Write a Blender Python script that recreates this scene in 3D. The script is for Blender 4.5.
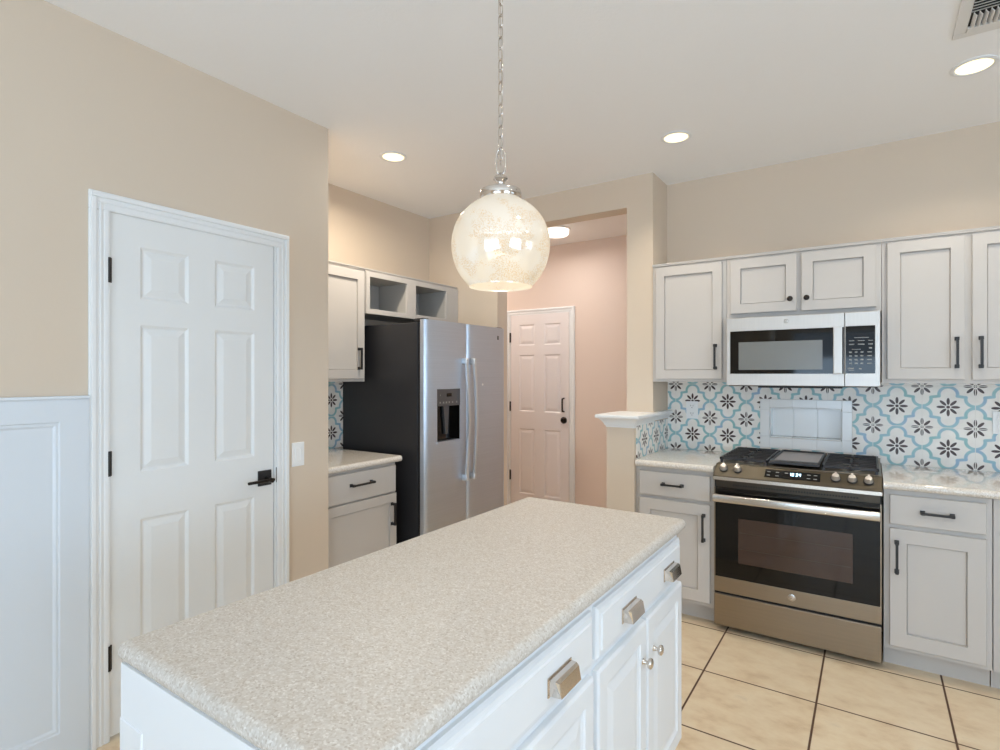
import bpy, bmesh, math, random
from mathutils import Vector, Matrix

# ------------------------------------------------------------------ camera, world, light, exposure
SC = bpy.context.scene
C = SC.collection
for o in list(bpy.data.objects): bpy.data.objects.remove(o)
cd = bpy.data.cameras.new('camera'); cam = bpy.data.objects.new('camera', cd); C.objects.link(cam)
cam.location = (0, 0, 1.429); cam.rotation_euler = (math.pi/2, 0, math.radians(33.95))
cd.sensor_width = 36; cd.lens = 551.4/1000*36; cd.clip_start = .02; cd.clip_end = 200
SC.camera = cam
vs = SC.view_settings
vs.view_transform = 'Standard'; vs.look = 'None'; vs.gamma = 1; vs.use_curve_mapping = False
vs.exposure = 0.66
try:
    SC.cycles.use_denoising = True; SC.cycles.max_bounces = 10; SC.cycles.diffuse_bounces = 6
    SC.cycles.sample_clamp_indirect = 6
except Exception: pass
w = bpy.data.worlds.new('daylight'); SC.world = w; w.use_nodes = True
w.node_tree.nodes['Background'].inputs[0].default_value = (.62, .80, 1, 1)
w.node_tree.nodes['Background'].inputs[1].default_value = 1.1

def area(name, loc, size, power, col, direction, shape='RECTANGLE', spread=180):
    l = bpy.data.lights.new(name, 'AREA'); l.energy = power; l.color = col; l.shape = shape
    l.size = size[0]
    if shape in ('RECTANGLE', 'ELLIPSE'): l.size_y = size[1]
    l.spread = math.radians(spread)
    o = bpy.data.objects.new(name, l); C.objects.link(o); o.location = loc
    o.rotation_euler = Vector(direction).to_track_quat('-Z', 'Y').to_euler()
    return o
# daylight through the windows of the room behind the photographer
RX, RY = 3.3, -3.2            # right and rear wall planes
area('window_daylight_right', (RX+.25, -.55, 1.45), (2.3, 1.5), 63, (.56, .77, 1), (-1, 0, .5))
area('window_daylight_rear', (.35, RY-.25, 1.15), (2.9, 2.0), 68, (.55, .765, 1), (0, 1, 1.4))
area('window_daylight_side', (RX+.25, 2.1, 1.6), (1.5, 1.2), 2.5, (.6, .82, 1), (-1, 0, .1))

sl_ = bpy.data.lights.new('sun', 'SUN'); sl_.energy = 4.0; sl_.color = (1, .95, .88); sl_.angle = math.radians(.6)
so = bpy.data.objects.new('sun', sl_); C.objects.link(so); so.rotation_euler = Vector((.12, 1, -1.05)).to_track_quat('-Z', 'Y').to_euler()

# ------------------------------------------------------------------ node helper
class X:
    def __init__(s, nt, v): s.nt, s.v = nt, v
    def _m(s, op, *a):
        n = s.nt.nodes.new('ShaderNodeMath'); n.operation = op
        for i, q in enumerate((s,)+a):
            q = q.v if isinstance(q, X) else q
            if isinstance(q, (int, float)): n.inputs[i].default_value = q
            else: s.nt.links.new(q, n.inputs[i])
        return X(s.nt, n.outputs[0])
    def __add__(s, o): return s._m('ADD', o)
    def __sub__(s, o): return s._m('SUBTRACT', o)
    def __mul__(s, o): return s._m('MULTIPLY', o)
    def __truediv__(s, o): return s._m('DIVIDE', o)
    def rsub(s, k): return X(s.nt, k)._m('SUBTRACT', s) if False else (s*-1)+k
    def abs(s): return s._m('ABSOLUTE')
    def fract(s): return s._m('FRACT')
    def sqrt(s): return s._m('SQRT')
    def min(s, o): return s._m('MINIMUM', o)
    def max(s, o): return s._m('MAXIMUM', o)
    def lt(s, k): return s._m('LESS_THAN', k)
    def gt(s, k): return s._m('GREATER_THAN', k)
    def soft_lt(s, k, e):                      # 1 well below k, 0 above, soft over e
        return ((s*-1)+(k+e/2))._m('DIVIDE', e)._m('MAXIMUM', 0.)._m('MINIMUM', 1.)
def ln(a, b): return (a*a+b*b).sqrt()

def s2l(c):
    return tuple((x/255/12.92 if x/255 <= .04045 else ((x/255+.055)/1.055)**2.4) for x in c)+(1,)
def mat(name, col, rough=.5, metal=0., spec=.5, bump=None, var=None, coat=0, emit=None, aniso=0):
    m = bpy.data.materials.new(name); m.use_nodes = True; nt = m.node_tree
    b = nt.nodes['Principled BSDF']
    if len(col) == 3: col = s2l(col)
    b.inputs['Base Color'].default_value = col
    b.inputs['Roughness'].default_value = rough; b.inputs['Metallic'].default_value = metal
    b.inputs['Specular IOR Level'].default_value = spec; b.inputs['Coat Weight'].default_value = coat
    b.inputs['Anisotropic'].default_value = aniso
    if emit:
        b.inputs['Emission Color'].default_value = s2l(emit[0]); b.inputs['Emission Strength'].default_value = emit[1]
    if var or bump:
        tc = nt.nodes.new('ShaderNodeTexCoord'); mp = nt.nodes.new('ShaderNodeMapping')
        nt.links.new(tc.outputs['Object'], mp.inputs[0])
        sc = (var or bump)[0]
        mp.inputs['Scale'].default_value = sc if isinstance(sc, tuple) else (sc,)*3
        nz = nt.nodes.new('ShaderNodeTexNoise'); nz.inputs['Scale'].default_value = 1; nz.inputs['Detail'].default_value = 5
        nt.links.new(mp.outputs[0], nz.inputs['Vector'])
    if var:
        r = nt.nodes.new('ShaderNodeMapRange'); r.inputs[1].default_value = .3; r.inputs[2].default_value = .7
        r.inputs[3].default_value = 1-var[1]; r.inputs[4].default_value = 1+var[1]
        nt.links.new(nz.outputs['Fac'], r.inputs[0])
        mx = nt.nodes.new('ShaderNodeMix'); mx.data_type = 'RGBA'; mx.blend_type = 'MULTIPLY'; mx.inputs[0].default_value = 1
        mx.inputs[6].default_value = col
        nt.links.new(r.outputs[0], mx.inputs[7]); nt.links.new(mx.outputs[2], b.inputs['Base Color'])
    if bump:
        bp = nt.nodes.new('ShaderNodeBump'); bp.inputs['Strength'].default_value = bump[1]; bp.inputs['Distance'].default_value = bump[2]
        nt.links.new(nz.outputs['Fac'], bp.inputs['Height']); nt.links.new(bp.outputs[0], b.inputs['Normal'])
    return m
def ramp(nt, fac, stops):
    r = nt.nodes.new('ShaderNodeValToRGB'); e = r.color_ramp.elements
    while len(e) < len(stops): e.new(.5)
    for k, (p, c) in enumerate(stops): e[k].position = p; e[k].color = s2l(c)
    nt.links.new(fac, r.inputs[0]); return r.outputs[0]
def mixc(nt, fac, a, b):
    m = nt.nodes.new('ShaderNodeMix'); m.data_type = 'RGBA'
    for i, q in ((0, fac), (6, a), (7, b)):
        q = q.v if isinstance(q, X) else q
        if isinstance(q, bpy.types.NodeSocket): nt.links.new(q, m.inputs[i])
        elif isinstance(q, tuple) and len(q) == 3: m.inputs[i].default_value = s2l(q)
        else: m.inputs[i].default_value = q
    return m.outputs[2]
def coords(nt, out='Object'):
    tc = nt.nodes.new('ShaderNodeTexCoord'); sp = nt.nodes.new('ShaderNodeSeparateXYZ')
    nt.links.new(tc.outputs[out], sp.inputs[0]); return tc.outputs[out], [X(nt, q) for q in sp.outputs]
def noise(nt, vec, scale, detail=4, rough=.5):
    n = nt.nodes.new('ShaderNodeTexNoise'); n.inputs['Scale'].default_value = scale; n.inputs['Detail'].default_value = detail
    n.inputs['Roughness'].default_value = rough; nt.links.new(vec, n.inputs['Vector']); return n.outputs['Fac']

def tile_flower():
    m = bpy.data.materials.new('patterned_tile'); m.use_nodes = True; nt = m.node_tree; b = nt.nodes['Principled BSDF']
    vec, (x, y, z) = coords(nt); T = .2296
    cu = ((x/T+.5).fract()-.5).abs(); cv = ((z/T+.5).fract()-.5).abs()
    eu, ev = cu.rsub(.5), cv.rsub(.5)
    BIG = 9.
    dA = (ln(cu, cv-.305)-.175).abs()+(cv.lt(.262)*BIG)
    dB = (ln(eu, ev-.305)-.175).abs()+(ev.lt(.262)*BIG)
    # joining piece between the two arcs, with a little barb
    ax, ay, bx, by = .172, .262, .328, .238
    L = math.hypot(bx-ax, by-ay); dx, dy = (bx-ax)/L, (by-ay)/L
    t = ((cu-ax)*dx+(cv-ay)*dy)._m('MAXIMUM', 0.)._m('MINIMUM', L)
    dS = ln(cu-ax-t*dx, cv-ay-t*dy)
    band = dA.min(dB).min(dS).soft_lt(.033, .014)
    def flower(a, q):
        d = None
        for ang in (0, 45, 90):
            c_, s_ = math.cos(math.radians(ang)), math.sin(math.radians(ang))
            tt = (a*c_+q*s_-.137)/.084; nn = (a*-s_+q*c_)/.031
            e = ln(tt, nn); d = e if d is None else d.min(e)
        return d
    fl = flower(cu, cv).min(flower(eu, ev)).min(ln(cu, cv)/.034).min(ln(eu, ev)/.036).soft_lt(1., .15)
    grout = cu.min(cv).soft_lt(.007, .004)
    n1 = noise(nt, vec, 9, 3)
    blue = ramp(nt, n1, [(.35, (138, 184, 184)), (.5, (152, 192, 198)), (.65, (150, 178, 204))])
    base = ramp(nt, noise(nt, vec, 14, 4), [(.3, (232, 227, 219)), (.7, (242, 238, 231))])
    col = mixc(nt, band, base, blue)
    col = mixc(nt, fl, col, (62, 40, 36))
    col = mixc(nt, grout, col, (232, 228, 220))
    nt.links.new(col, b.inputs['Base Color'])
    b.inputs['Roughness'].default_value = .35
    bp = nt.nodes.new('ShaderNodeBump'); bp.inputs['Strength'].default_value = .5; bp.inputs['Distance'].default_value = .001; bp.invert = True
    nt.links.new(grout.v, bp.inputs['Height']); nt.links.new(bp.outputs[0], b.inputs['Normal'])
    return m
def tile_floor():
    m = bpy.data.materials.new('floor_tile'); m.use_nodes = True; nt = m.node_tree; b = nt.nodes['Principled BSDF']
    vec, (x, y, z) = coords(nt)
    TX, TY = .4735, .4785
    gx = (((x+.672)/TX+.5).fract()-.5).abs()*TX; gy = (((y-2.763)/TY+.5).fract()-.5).abs()*TY
    g = gx.min(gy).soft_lt(.0042, .0016)
    mp = nt.nodes.new('ShaderNodeMapping'); mp.inputs['Scale'].default_value = (1, 1.6, 1); mp.inputs['Rotation'].default_value = (0, 0, .6); nt.links.new(vec, mp.inputs[0])
    n1 = noise(nt, mp.outputs[0], 7, 8, .62)
    base = ramp(nt, n1, [(.28, (194, 168, 136)), (.45, (213, 192, 162)), (.6, (221, 204, 176)), (.78, (204, 187, 164))])
    # every tile a touch lighter or darker
    fx = ((x+.672)/TX)._m('FLOOR'); fy = ((y-2.763)/TY)._m('FLOOR')
    cb = nt.nodes.new('ShaderNodeCombineXYZ'); nt.links.new(fx.v, cb.inputs[0]); nt.links.new(fy.v, cb.inputs[1])
    wn = nt.nodes.new('ShaderNodeTexWhiteNoise'); nt.links.new(cb.outputs[0], wn.inputs['Vector'])
    base = mixc(nt, X(nt, wn.outputs['Value'])*.35, base, (212, 194, 166))
    col = mixc(nt, g, base, (84, 58, 42))
    nt.links.new(col, b.inputs['Base Color'])
    r = X(nt, n1)*.25+.22; nt.links.new((r+g*.4).v, b.inputs['Roughness'])
    bp = nt.nodes.new('ShaderNodeBump'); bp.inputs['Strength'].default_value = .6; bp.inputs['Distance'].default_value = .0015; bp.invert = True
    nt.links.new(g.v, bp.inputs['Height']); nt.links.new(bp.outputs[0], b.inputs['Normal'])
    return m
def stone(name, tone=1., rough=.3):
    m = bpy.data.materials.new(name); m.use_nodes = True; nt = m.node_tree; b = nt.nodes['Principled BSDF']
    vec, _ = coords(nt)
    v = nt.nodes.new('ShaderNodeTexVoronoi'); v.inputs['Scale'].default_value = 300; nt.links.new(vec, v.inputs['Vector'])
    sp = nt.nodes.new('ShaderNodeSeparateColor'); nt.links.new(v.outputs['Color'], sp.inputs[0])
    f = lambda c: tuple(min(255, k*tone) for k in c)
    col = ramp(nt, sp.outputs[0], [(.0, f((184, 174, 162))), (.16, f((199, 191, 181))), (.5, f((207, 201, 193))), (.82, f((212, 207, 200))), (1, f((226, 222, 216)))])
    big = noise(nt, vec, 60, 3)
    col = mixc(nt, X(nt, big).gt(.56)*.18, col, f((190, 176, 160)))
    nt.links.new(col, b.inputs['Base Color']); b.inputs['Roughness'].default_value = rough
    if rough < .2: b.inputs['Coat Weight'].default_value = .7; b.inputs['Coat Roughness'].default_value = .03
    return m
def mercury_glass():
    m = bpy.data.materials.new('mercury_glass'); m.use_nodes = True; nt = m.node_tree; out = nt.nodes['Material Output']
    nt.nodes.remove(nt.nodes['Principled BSDF'])
    vec, (x, y, z) = coords(nt)
    gl = nt.nodes.new('ShaderNodeBsdfGlossy'); gl.inputs['Roughness'].default_value = .07; gl.inputs['Color'].default_value = (.92, .90, .86, 1)
    tl = nt.nodes.new('ShaderNodeBsdfTranslucent'); tl.inputs['Color'].default_value = (.95, .92, .84, 1)
    df = nt.nodes.new('ShaderNodeBsdfDiffuse'); df.inputs['Color'].default_value = (.88, .85, .80, 1)
    tr = nt.nodes.new('ShaderNodeBsdfTransparent'); tr.inputs['Color'].default_value = (1, .97, .9, 1)
    def mix(f, a, b):
        q = nt.nodes.new('ShaderNodeMixShader'); nt.links.new(a, q.inputs[1]); nt.links.new(b, q.inputs[2])
        f = f.v if isinstance(f, X) else f
        if isinstance(f, float): q.inputs[0].default_value = f
        else: nt.links.new(f, q.inputs[0])
        return q.outputs[0]
    body = mix(.42, df.outputs[0], tl.outputs[0])
    body = mix(.34, body, gl.outputs[0])
    # silvering broken into small brownish flecks in drifting patches
    v = nt.nodes.new('ShaderNodeTexVoronoi'); v.inputs['Scale'].default_value = 300; nt.links.new(vec, v.inputs['Vector'])
    patch = X(nt, noise(nt, vec, 16, 2))
    side = (x*.55+y*-.20+(z+.975)*-.62)*(1/.141)          # heaviest on one lower flank of the globe
    patch = patch+side*.16-.03
    fleck = ((patch-.40)*3.0)._m('MINIMUM', .46)-X(nt, v.outputs['Distance'])
    fk = nt.nodes.new('ShaderNodeBsdfTranslucent'); fk.inputs['Color'].default_value = (.62, .47, .27, 1)
    fd_ = nt.nodes.new('ShaderNodeBsdfDiffuse'); fd_.inputs['Color'].default_value = (.50, .38, .24, 1)
    body = mix((fleck*14)._m('MAXIMUM', 0.)._m('MINIMUM', .8), body, mix(.5, fk.outputs[0], fd_.outputs[0]))
    nt.links.new(body, out.inputs[0])
    return m
def pane_glass():
    m = bpy.data.materials.new('window_glass'); m.use_nodes = True; nt = m.node_tree; out = nt.nodes['Material Output']
    nt.nodes.remove(nt.nodes['Principled BSDF'])
    gl = nt.nodes.new('ShaderNodeBsdfGlossy'); gl.inputs['Roughness'].default_value = .02
    tr = nt.nodes.new('ShaderNodeBsdfTransparent'); q = nt.nodes.new('ShaderNodeMixShader'); q.inputs[0].default_value = .06
    nt.links.new(tr.outputs[0], q.inputs[1]); nt.links.new(gl.outputs[0], q.inputs[2]); nt.links.new(q.outputs[0], out.inputs[0]); return m

M = dict(
    wall=mat('beige_paint', (213, 197, 178), .75, bump=(120, .12, .002)),
    hall=mat('hall_paint_pink_cast', (224, 206, 193), .75, bump=(120, .12, .002)),  # kitchen wall paint, pink cast of the hall light put into the colour
    ceil=mat('ceiling_paint', (244, 244, 245), .85, bump=(70, .22, .004)),
    trim=mat('white_trim', (232, 233, 233), .38),
    door=mat('white_door', (230, 231, 230), .4),
    hdoor=mat('hall_door_white', (232, 226, 224), .4),
    wains=mat('wainscot_blue_cast', (216, 222, 228), .38),  # white trim paint, cool daylight cast tinted into the colour
    island=mat('island_white', (228, 231, 234), .35),
    gray=mat('cabinet_gray', (195, 190, 185), .42, var=(3, .015)),
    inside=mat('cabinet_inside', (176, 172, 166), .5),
    counter=stone('speckled_counter', .97, .5), counter2=stone('polished_counter', 1.04, .09),
    steel=mat('stainless', (200, 207, 217), .42, 1., var=((2, 2, 160), .03), aniso=.75),
    mwsteel=mat('microwave_stainless', (202, 198, 193), .42, .8, var=((120, 120, 3), .03)),
    slate=mat('range_stainless', (150, 138, 122), .33, 1., var=((3, 120, 120), .03)),
    slate_dark=mat('dark_slate_trim', (74, 68, 60), .35, .9), panel=mat('control_panel_slate', (92, 86, 75), .4, 1.),
    fhandle=mat('fridge_handle', (214, 220, 226), .42, .8),
    knobm=mat('satin_knob', (226, 220, 214), .38, .85),
    handle=mat('brushed_handle', (208, 204, 198), .24, 1.),
    chrome=mat('polished_nickel', (214, 206, 198), .12, 1.),
    black=mat('matte_black', (34, 33, 34), .45),
    bronze=mat('dark_bronze', (44, 38, 34), .35, .6),
    bglass=mat('black_glass', (13, 12, 11), .05, 0, .35),
    wglass=mat('oven_window_glass', (66, 50, 42), .06, 0, .5),  # brown of the reflected room put into the pane's base colour
    mwwin=mat('microwave_screen', (118, 120, 118), .22, 0, .5),
    fridge_side=mat('black_textured_side', (40, 40, 43), .42, bump=(400, .25, .0006)),
    iron=mat('cast_iron', (52, 51, 53), .45, .3),
    griddle=mat('griddle_plate', (176, 160, 150), .32, .9),
    plastic=mat('white_plastic', (238, 238, 237), .35),
    dispenser=mat('dispenser_gray', (92, 92, 94), .3, .4),
    legend=mat('legend_print', (146, 146, 144), .5),
    lit=mat('lit_digits', (190, 235, 255), .5, emit=((190, 235, 255), 3)),
    subway=mat('white_glazed_tile', (236, 236, 234), .16),
    grout=mat('tile_grout', (224, 224, 222), .8),
    lens=mat('lamp_lens', (255, 240, 205), .4, emit=((255, 236, 186), 1.1)),
    hlens=mat('hall_lamp_lens', (255, 245, 235), .4, emit=((255, 240, 226), 1.3)),
    bulb=mat('bulb', (255, 235, 200), .4, emit=((255, 222, 165), .5)),
    dark=mat('dark_gap', (22, 20, 19), .7),
    socket=mat('socket_slot', (120, 120, 120), .5),
    vent=mat('vent_metal', (224, 222, 219), .45),
    flower=tile_flower(), floor=tile_floor(), mercury=mercury_glass(), pane=pane_glass(),
)

# ------------------------------------------------------------------ mesh helper
class MB:
    def __init__(s): s.bm = bmesh.new()
    def box(s, x0, x1, y0, y1, z0, z1, bev=0, seg=2):
        bm = s.bm
        vs_ = [bm.verts.new(p) for p in ((x0,y0,z0),(x1,y0,z0),(x1,y1,z0),(x0,y1,z0),(x0,y0,z1),(x1,y0,z1),(x1,y1,z1),(x0,y1,z1))]
        fs = [bm.faces.new([vs_[i] for i in f]) for f in ((0,3,2,1),(4,5,6,7),(0,1,5,4),(1,2,6,5),(2,3,7,6),(3,0,4,7))]
        if bev:
            es = list({e for f in fs for e in f.edges})
            bmesh.ops.bevel(bm, geom=es, offset=bev, segments=seg, affect='EDGES', profile=.5)
        return s
    def rings(s, rings, cap0=True, cap1=True, closed=True):
        bm = s.bm; n0 = len(bm.verts); rv = [[bm.verts.new(p) for p in r] for r in rings]; n = len(rv[0])
        for a, b in zip(rv, rv[1:]):
            for i in range(n if closed else n-1):
                j = (i+1) % n; bm.faces.new((a[i], a[j], b[j], b[i]))
        if cap0: bm.faces.new(rv[0][::-1])
        if cap1: bm.faces.new(rv[-1])
        return s.weld(n0)
    def weld(s, n0):
        s.bm.verts.ensure_lookup_table()
        bmesh.ops.remove_doubles(s.bm, verts=s.bm.verts[n0:], dist=2e-5); return s
    def lathe(s, prof, c, axis='Z', n=32, cap0=False, cap1=False):
        R = []
        for r, h in prof:
            ring = []
            for i in range(n):
                a = 2*math.pi*i/n; u, v = max(r, 1e-5)*math.cos(a), max(r, 1e-5)*math.sin(a)
                p = {'Z': (u, v, h), 'X': (h, u, v), 'Y': (v, h, u)}[axis] if not isinstance(axis, Matrix) else axis @ Vector((u, v, h))
                ring.append(Vector(c)+Vector(p))
            R.append(ring)
        return s.rings(R, cap0, cap1)
    def tube(s, path, r, n=8, closed=False):
        P = [Vector(p) for p in path]; R = []; m = len(P)
        up = None
        for i in range(m):
            if closed: d = (P[(i+1) % m]-P[i-1]).normalized()
            else: d = (P[min(i+1, m-1)]-P[max(i-1, 0)]).normalized()
            if up is None:
                up = d.orthogonal().normalized()
            up = (up-d*up.dot(d)).normalized(); sd = d.cross(up)
            rr = r[i] if isinstance(r, (list, tuple)) else r
            R.append([P[i]+(up*math.cos(2*math.pi*k/n)+sd*math.sin(2*math.pi*k/n))*rr for k in range(n)])
        if closed: R.append(R[0]); return s.rings(R, False, False)
        return s.rings(R)
    def bar(s, p0, p1, wd, ht, upv=(0, 0, 1), bev=0):
        p0, p1 = Vector(p0), Vector(p1); d = (p1-p0).normalized(); u = Vector(upv); u = (u-d*u.dot(d)).normalized(); sd = d.cross(u)
        q = lambda p: [p+sd*a*wd/2+u*b*ht/2 for a, b in ((-1,-1),(1,-1),(1,1),(-1,1))]
        return s.rings([q(p0), q(p1)])
    def prism(s, poly, f):                     # poly of (a, b); f maps (a, b, t) t in 0, 1
        return s.rings([[f(a, b, 0) for a, b in poly], [f(a, b, 1) for a, b in poly]])
    def slab(s, O, U, V, N, W, H, T, holes=(), prof=((0, -.008),), edge=.003, edge_prof=None):
        """panel W x H, front at w = 0, back at -T, holes = (u0, v0, u1, v1) with a ring profile of (inset, depth)"""
        bm = s.bm; n0 = len(bm.verts); O, U, V, N = map(Vector, (O, U, V, N))
        P = lambda u, v, w_: bm.verts.new(O+U*u+V*v+N*w_)
        e = edge
        us = sorted({e, W-e, *[h[0] for h in holes], *[h[2] for h in holes]}); vs2 = sorted({e, H-e, *[h[1] for h in holes], *[h[3] for h in holes]})
        grid = {}
        for i, u in enumerate(us):
            for j, v in enumerate(vs2): grid[i, j] = P(u, v, 0)
        for i in range(len(us)-1):
            for j in range(len(vs2)-1):
                cu_, cv_ = (us[i]+us[i+1])/2, (vs2[j]+vs2[j+1])/2
                if any(h[0] < cu_ < h[2] and h[1] < cv_ < h[3] for h in holes): continue
                bm.faces.new((grid[i, j], grid[i+1, j], grid[i+1, j+1], grid[i, j+1]))
        rect = lambda a, w_: [P(a, a, w_), P(W-a, a, w_), P(W-a, H-a, w_), P(a, H-a, w_)]
        def band(A, B):
            for i in range(4): bm.faces.new((A[i], A[(i+1) % 4], B[(i+1) % 4], B[i]))
        prev = rect(e, 0)
        for a, d in (edge_prof or ((0, -e),)):
            cur = rect(a, d); band(prev, cur); prev = cur
        back = rect(0, -T); band(prev, back); bm.faces.new(back)
        for h in holes:
            hr = lambda a, w_: [P(h[0]+a, h[1]+a, w_), P(h[2]-a, h[1]+a, w_), P(h[2]-a, h[3]-a, w_), P(h[0]+a, h[3]-a, w_)]
            prev = hr(0, 0)
            for a, d in prof: cur = hr(a, d); band(prev, cur); prev = cur
            bm.faces.new(prev)
        return s.weld(n0)
    def build(s, name, material, parent=None, smooth=False, angle=35, loc=None):
        bm = s.bm
        bmesh.ops.recalc_face_normals(bm, faces=bm.faces)
        root = Vector(loc) if loc else Vector((0, 0, 0)); p = parent
        while p is not None: root += p.location; p = p.parent
        bmesh.ops.translate(bm, verts=bm.verts, vec=-root)
        me = bpy.data.meshes.new(name); bm.to_mesh(me); bm.free()
        if smooth:
            for pl in me.polygons: pl.use_smooth = True
            try: me.set_sharp_from_angle(angle=math.radians(angle))
            except Exception: pass
        me.materials.append(M[material] if isinstance(material, str) else material)
        o = bpy.data.objects.new(name, me); C.objects.link(o)
        if parent: o.parent = parent
        if loc: o.location = loc
        return o
def tag(o, label=None, cat=None, group=None, kind=None):
    for k, v in (('label', label), ('category', cat), ('group', group), ('kind', kind)):
        if v: o[k] = v
    return o
def thing(name, loc, label, cat, group=None, kind=None):
    o = bpy.data.objects.new(name, None); C.objects.link(o); o.location = loc; o.empty_display_size = .05
    return tag(o, label, cat, group, kind)
def struct(name, mb, m, label=None, cat=None): return tag(mb.build(name, m), label, cat, None, 'structure')
def rrect(x0, x1, y0, y1, r, z, off=0, n=6, corners=(1, 1, 1, 1)):
    x0, x1, y0, y1 = x0+off, x1-off, y0+off, y1-off; P = []
    for (cx, cy, a0, k) in ((x1, y1, 0, 0), (x0, y1, 90, 1), (x0, y0, 180, 2), (x1, y0, 270, 3)):
        rr = max((r if corners[k] else .004)-off, .001)
        sx, sy = (1, -1)[cx == x0], (1, -1)[cy == y0]
        for i in range(n+1):
            a = math.radians(a0+90*i/n); P.append((cx-sx*rr+rr*math.cos(a), cy-sy*rr+rr*math.sin(a), z))
    return P
EX, EY, EZ = (1, 0, 0), (0, 1, 0), (0, 0, 1)
NX, NY = (-1, 0, 0), (0, -1, 0)

# ------------------------------------------------------------------ room shell
XL, XA, YO, YS, CE = -2.4685, -3.165, 3.61, 3.915, 2.777
YC = 1.982                                   # end of the pantry wall
XW0, XW1 = -1.385, -1.204                    # post and half wall
XJ = -2.455                                  # left jamb of the hall opening
YB, YH = 3.75, 4.85                          # back of the opening wall, hall end wall
struct('floor', MB().box(-4.0, RX+.15, RY-.15, YH+.15, -.1, 0), 'floor', 'beige stone-look floor tiles with dark grout lines', 'floor')
struct('ceiling', MB().box(-3.4, RX+.15, RY-.15, YS+.12, CE, CE+.1), 'ceil', 'smooth pale gray kitchen ceiling', 'ceiling')
struct('ceiling_hall', MB().box(-4.0, XW1-.05, YB, YH+.15, 2.715, 2.765), 'ceil', 'low hallway ceiling beyond the opening', 'ceiling')
DY0, DY1, DZ = .9335, 1.648, 2.069
mb = MB(); mb.box(XL-.12, XL, RY, DY0-.012, 0, CE); mb.box(XL-.12, XL, DY1+.012, YC, 0, CE); mb.box(XL-.12, XL, DY0-.012, DY1+.012, DZ+.012, CE)
struct('wall_pantry', mb, 'wall', 'beige wall around the white pantry door', 'wall')
struct('wall_pantry_return', MB().box(XA-.12, XL-.12, YC-.12, YC, 0, CE), 'wall', 'return wall behind the pantry corner', 'wall')
struct('wall_alcove', MB().box(XA-.12, XA, YC, YO, 0, CE), 'wall', 'beige wall behind the fridge and open shelf cabinet', 'wall')
mb = MB(); mb.box(-4.0, XJ, YO, YB, 0, CE); mb.box(XJ, XW0, YO, YB, 2.573, CE); mb.box(XW0, XW1, YO, YS+.12, 0, CE)
struct('wall_opening', mb, 'wall', 'beige wall with a square opening into the hallway', 'wall')
NI = (-.541, -.147, 1.03, 1.222)             # recess above the range
mb = MB(); mb.box(XW1, NI[0], YS, YS+.12, 0, CE); mb.box(NI[1], RX, YS, YS+.12, 0, CE); mb.box(NI[0], NI[1], YS, YS+.12, 0, NI[2]); mb.box(NI[0], NI[1], YS, YS+.12, NI[3], CE)
struct('wall_kitchen', mb, 'wall', 'beige wall above the gray cabinets and range', 'wall')
struct('wall_half', MB().box(XW0, XW1, 3.262, YO, 0, 1.106), 'wall', 'short beige half wall beside the left counter end', 'wall')
struct('wall_hall_end', MB().box(-4.0, -1.3, YH, YH+.12, 0, 2.715), 'hall', 'beige hallway wall with pink light painted in, around the far white door', 'wall')
struct('wall_hall_right', MB().box(-1.3, -1.2, YS+.12, YH+.12, 0, 2.715), 'hall', 'right hallway wall behind the post', 'wall')
struct('wall_hall_left', MB().box(-4.0, -3.9, YB, YH, 0, 2.715), 'hall', 'left hallway wall', 'wall')
W1 = (-1.7, .6, .72, 2.2); W3 = (1.4, 2.8, 1.05, 2.15)
mb = MB()
mb.box(RX, RX+.12, RY, W1[0], 0, CE); mb.box(RX, RX+.12, W1[1], W3[0], 0, CE); mb.box(RX, RX+.12, W3[1], YS+.12, 0, CE)
for q in (W1, W3): mb.box(RX, RX+.12, q[0], q[1], 0, q[2]); mb.box(RX, RX+.12, q[0], q[1], q[3], CE)
struct('wall_right', mb, 'wall', 'right wall with two windows', 'wall')
W2 = (-1.1, 1.8, .04, 2.15)
mb = MB(); mb.box(XL-.12, W2[0], RY-.12, RY, 0, CE); mb.box(W2[1], RX+.12, RY-.12, RY, 0, CE); mb.box(W2[0], W2[1], RY-.12, RY, W2[3], CE); mb.box(W2[0], W2[1], RY-.12, RY, 0, W2[2])
struct('wall_rear', mb, 'wall', 'rear wall with a wide glazed opening', 'wall')
def window(name, f, a0, a1, z0, z1, nm, label):
    r = thing(name, f(a0, 0, z0), label, 'window', None, 'structure')
    fr = MB()
    def bx(u0, u1, v0, v1):
        p, q = f(u0, .02, v0), f(u1, .08, v1)
        fr.box(min(p[0], q[0]), max(p[0], q[0]), min(p[1], q[1]), max(p[1], q[1]), v0, v1)
    t = .055
    bx(a0, a1, z0, z0+t); bx(a0, a1, z1-t, z1); bx(a0, a0+t, z0+t+.0004, z1-t-.0004); bx(a1-t, a1, z0+t+.0004, z1-t-.0004)
    for k in range(1, nm):
        c_ = a0+(a1-a0)*k/nm; bx(c_-.025, c_+.025, z0+t+.0004, z1-t-.0004)
    fr.build('window_frame', 'trim', r)
    p = MB(); a, b = f(a0+t, .048, z0+t), f(a1-t, .054, z1-t)
    p.box(min(a[0], b[0]), max(a[0], b[0]), min(a[1], b[1]), max(a[1], b[1]), z0+t, z1-t); p.build('pane', 'pane', r)
window('window_1', lambda a, d, z: (RX+d, a, z), *W1, 2, 'wide window in the right wall')
window('window_2', lambda a, d, z: (a, RY-d, z), *W2, 2, 'sliding glass door in the rear wall')
window('window_3', lambda a, d, z: (RX+d, a, z), *W3, 2, 'smaller window in the right wall')

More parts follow.
